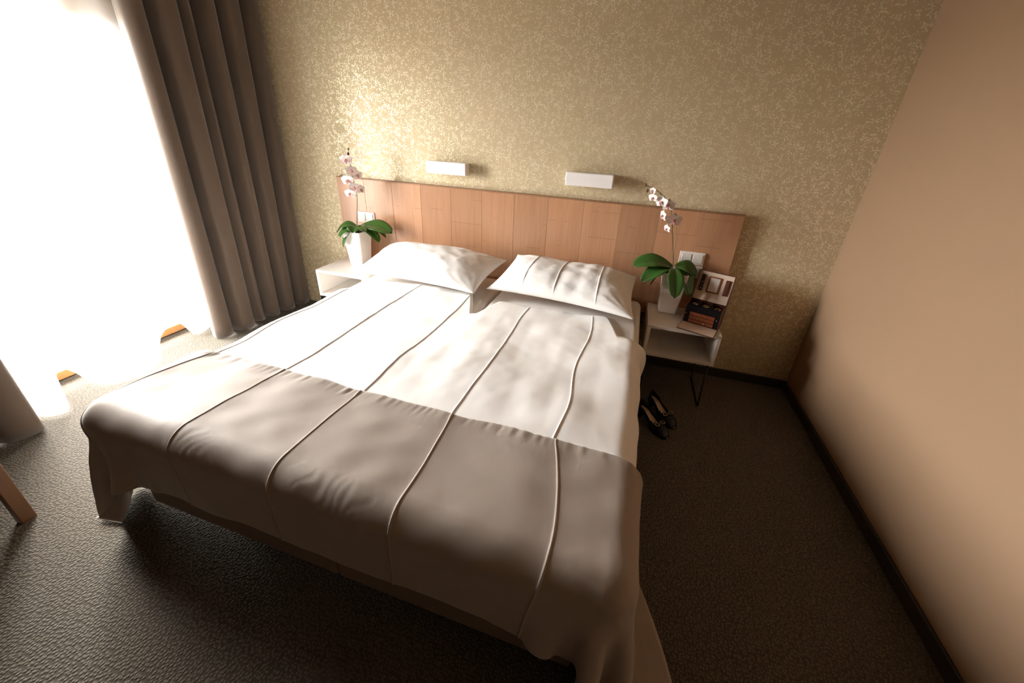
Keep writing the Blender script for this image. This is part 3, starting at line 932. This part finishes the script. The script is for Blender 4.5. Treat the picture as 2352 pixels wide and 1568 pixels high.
lidbox('mirror_frame', (.071, -.008, .058), (.146, -.002, .165), MT['drawer'], ld)
lidbox('mirror', (.080, -.0095, .067), (.137, -.008, .156), MT['mirror'], ld, 0)
lidbox('travel_pouch', (.024, -.014, .060), (.050, -.002, .170), MT['pouch'], ld, .004)
lidbox('watch_strap', (.171, -.014, .058), (.197, -.002, .160), MT['leather'], ld, .004)
for x, z in ((.037, .120), (.037, .074), (.184, .070)): lidbox('stud', (x-.003, -.018, z-.003), (x+.003, -.013, z+.003), MT['silver'], ld, .001)
lidbox('clasp', (JW/2-.016, -.012, LH), (JW/2+.016, -.002, LH+.006), MT['gold'], ld, .001)

# jewellery lying in the tray
def jpiece(name, lx, ly, build, label, cat):
    a = math.atan2(-.334, .943)
    x = 1.257+lx*math.cos(a)-ly*math.sin(a); y = -.28+lx*math.sin(a)+ly*math.cos(a)
    t = empty(name, (x, y, ZT+JH*.84), a); tag(t, label, cat, 'jewellery in the open box'); build(t)
def ringpts(r, n=18, z=.003, sq=1): return [(r*math.cos(6.2832*i/n), r*sq*math.sin(6.2832*i/n), z) for i in range(n+1)]
def b1(t):
    tube('band', ringpts(.017, z=.003), .0026, MT['silver'], t, 6); tube('inner_chain', ringpts(.010, z=.006), .002, MT['silver'], t, 6)
def b2(t):
    tube('band', ringpts(.018, z=.003), .0028, MT['gold'], t, 6); tube('inner_chain', ringpts(.009, z=.004, sq=1.4), .0022, MT['silver'], t, 6)
def b3(t):
    tube('band', ringpts(.016, z=.003, sq=1.3), .0024, MT['gold'], t, 6)
    bm = bmesh.new(); bmesh.ops.create_icosphere(bm, subdivisions=2, radius=.006, matrix=Matrix.Translation((.016, 0, .006))); bm_obj('stone', bm, MT['drawer'], t, True)
jpiece('jewellery_piece', .045, .085, b1, 'pale silvery jewellery in the left tray compartment of the open box', 'jewellery')
jpiece('jewellery_piece', .108, .085, b2, 'pale golden jewellery in the middle tray compartment of the open box', 'jewellery')
jpiece('jewellery_piece', .178, .080, b3, 'brownish jewellery in the right tray compartment of the open box', 'jewellery')

# ------------------------------------------------------------------ shoes
def shoe(loc, rz, label):
    """toe points to local +x, heel at local x=0; length .245"""
    t = empty('high_heel_shoe', loc, rz); tag(t, label, 'shoe', 'pair of black heels by the bed')
    Ls = .245; n = 26
    ss = np.linspace(0, 1, n)
    zs = np.interp(ss, [0, .25, .45, .62, .72, 1], [.062, .058, .034, .010, .004, .006])
    hwid = np.interp(ss, [0, .04, .15, .35, .55, .72, .85, .94, 1], [.010, .025, .030, .028, .038, .046, .042, .031, .012])
    cx = np.interp(ss, [0, .5, .8, 1], [0, .002, .004, 0])
    # sole and insole
    for nm, dz, k, mat, th in (('sole', 0, 1.0, 'shoe', .006), ('insole', .0065, .86, 'insole', .0015)):
        vs = []
        for i in range(n):
            for sgn in (-1, 1): vs.append((ss[i]*Ls, cx[i]+sgn*hwid[i]*k, zs[i]+dz))
            for sgn in (1, -1): vs.append((ss[i]*Ls, cx[i]+sgn*hwid[i]*k, zs[i]+dz+th))
        fs = []
        for i in range(n-1):
            for q in range(4): fs.append((i*4+q, i*4+(q+1) % 4, (i+1)*4+(q+1) % 4, (i+1)*4+q))
        fs += [(0, 1, 2, 3), tuple((n-1)*4+q for q in (3, 2, 1, 0))]
        mesh_obj(nm, vs, fs, MT[mat], t)
    # upper: shell with the foot opening left out
    m = 15; H = np.interp(ss, [0, .12, .35, .55, .72, .88, 1], [.058, .052, .036, .042, .048, .034, .012])
    vs = []; fs = []
    for i in range(n):
        for k in range(m):
            a = math.pi*k/(m-1)
            vs.append((ss[i]*Ls-(.004 if i == 0 else 0), cx[i]+(hwid[i]+.001)*math.copysign(abs(math.cos(a))**.7, math.cos(a)), zs[i]+.003+H[i]*math.sin(a)**.8))
    for i in range(n-1):
        for k in range(m-1):
            s = (ss[i]+ss[i+1])/2; a = (k+.5)/(m-1)
            lim = np.interp(s, [0, .03, .10, .5, .60, .66], [.5, .40, .24, .20, .34, .5])
            if s < .66 and lim < a < 1-lim: continue
            fs.append((i*m+k, (i+1)*m+k, (i+1)*m+k+1, i*m+k+1))
    o = mesh_obj('upper', vs, fs, MT['shoe'], t, True)
    md = o.modifiers.new('thickness', 'SOLIDIFY'); md.thickness = .0022; md.offset = 1
    # heel
    hs = []; ff = []
    for j, (z, x0, x1, w) in enumerate(((.0, .012, .030, .010), (.03, .008, .032, .011), (.060, .001, .052, .021))):
        hs += [(x0, -w, z), (x1, -w, z), (x1, w, z), (x0, w, z)]
    for j in range(2):
        for q in range(4): ff.append((j*4+q, j*4+(q+1) % 4, j*4+4+(q+1) % 4, j*4+4+q))
    ff += [(3, 2, 1, 0), (8, 9, 10, 11)]
    mesh_obj('heel', hs, ff, MT['shoe'], t)
    # beaded bow on the vamp
    bm = bmesh.new()
    for sgn in (-1, 1):
        bmesh.ops.create_icosphere(bm, subdivisions=2, radius=.021, matrix=Matrix.Translation((.172, sgn*.020, .056)) @ Matrix.Diagonal((.7, 1.1, .5, 1)))
    bmesh.ops.create_icosphere(bm, subdivisions=2, radius=.008, matrix=Matrix.Translation((.172, 0, .058)))
    bw = bm_obj('bow', bm, MT['shoe'], t, True)
    bm = bmesh.new()
    for sgn in (-1, 1):
        for i in range(9):
            a = 6.2832*i/9
            bmesh.ops.create_icosphere(bm, subdivisions=1, radius=.0036, matrix=Matrix.Translation((.172+.011*math.cos(a), sgn*.021+.014*math.sin(a), .0645)))
    bm_obj('beads', bm, MT['bead'], bw, True)
    return t
shoe((1.138, -.530, 0), math.atan2(-.20, .15), 'black high heel with beaded bow, standing nearer the nightstand')
shoe((1.070, -.655, 0), math.atan2(-.175, .17), 'black high heel with beaded bow, half hidden by the duvet')

# ------------------------------------------------------------------ chair at the left edge
ch = empty('wooden_chair', (-1.66, -2.46, 0)); tag(ch, 'brown wooden chair, one leg showing at the left picture edge', 'chair')
for sx in (-1, 1):
    for sy in (-1, 1):
        x, y = sx*.23, sy*.23
        zt = .44 if sy > 0 or True else .9
        bm = bmesh.new(); add_box(bm, (x-.020, y-.023, 0), (x+.020, y+.023, .43), .004, 2); bm_obj('leg', bm, MT['chairwood'], ch)
bm = bmesh.new()
add_box(bm, (-.21, .212, .36), (.21, .244, .43)); add_box(bm, (-.21, -.244, .36), (.21, -.212, .43))
add_box(bm, (-.244, -.21, .36), (-.212, .21, .43)); add_box(bm, (.212, -.21, .36), (.244, .21, .43))
bm_obj('seat_rail', bm, MT['chairwood'], ch)
box('seat', (-.25, -.25, .43), (.25, .25, .49), MT['chairseat'], ch, .015, 3)
for y in (-.23, .23): box('back_post', (-.250, y-.02, .49), (-.212, y+.02, .90), MT['chairwood'], ch, .004)
box('backrest', (-.248, -.21, .62), (-.216, .21, .86), MT['chairseat'], ch, .01, 3)
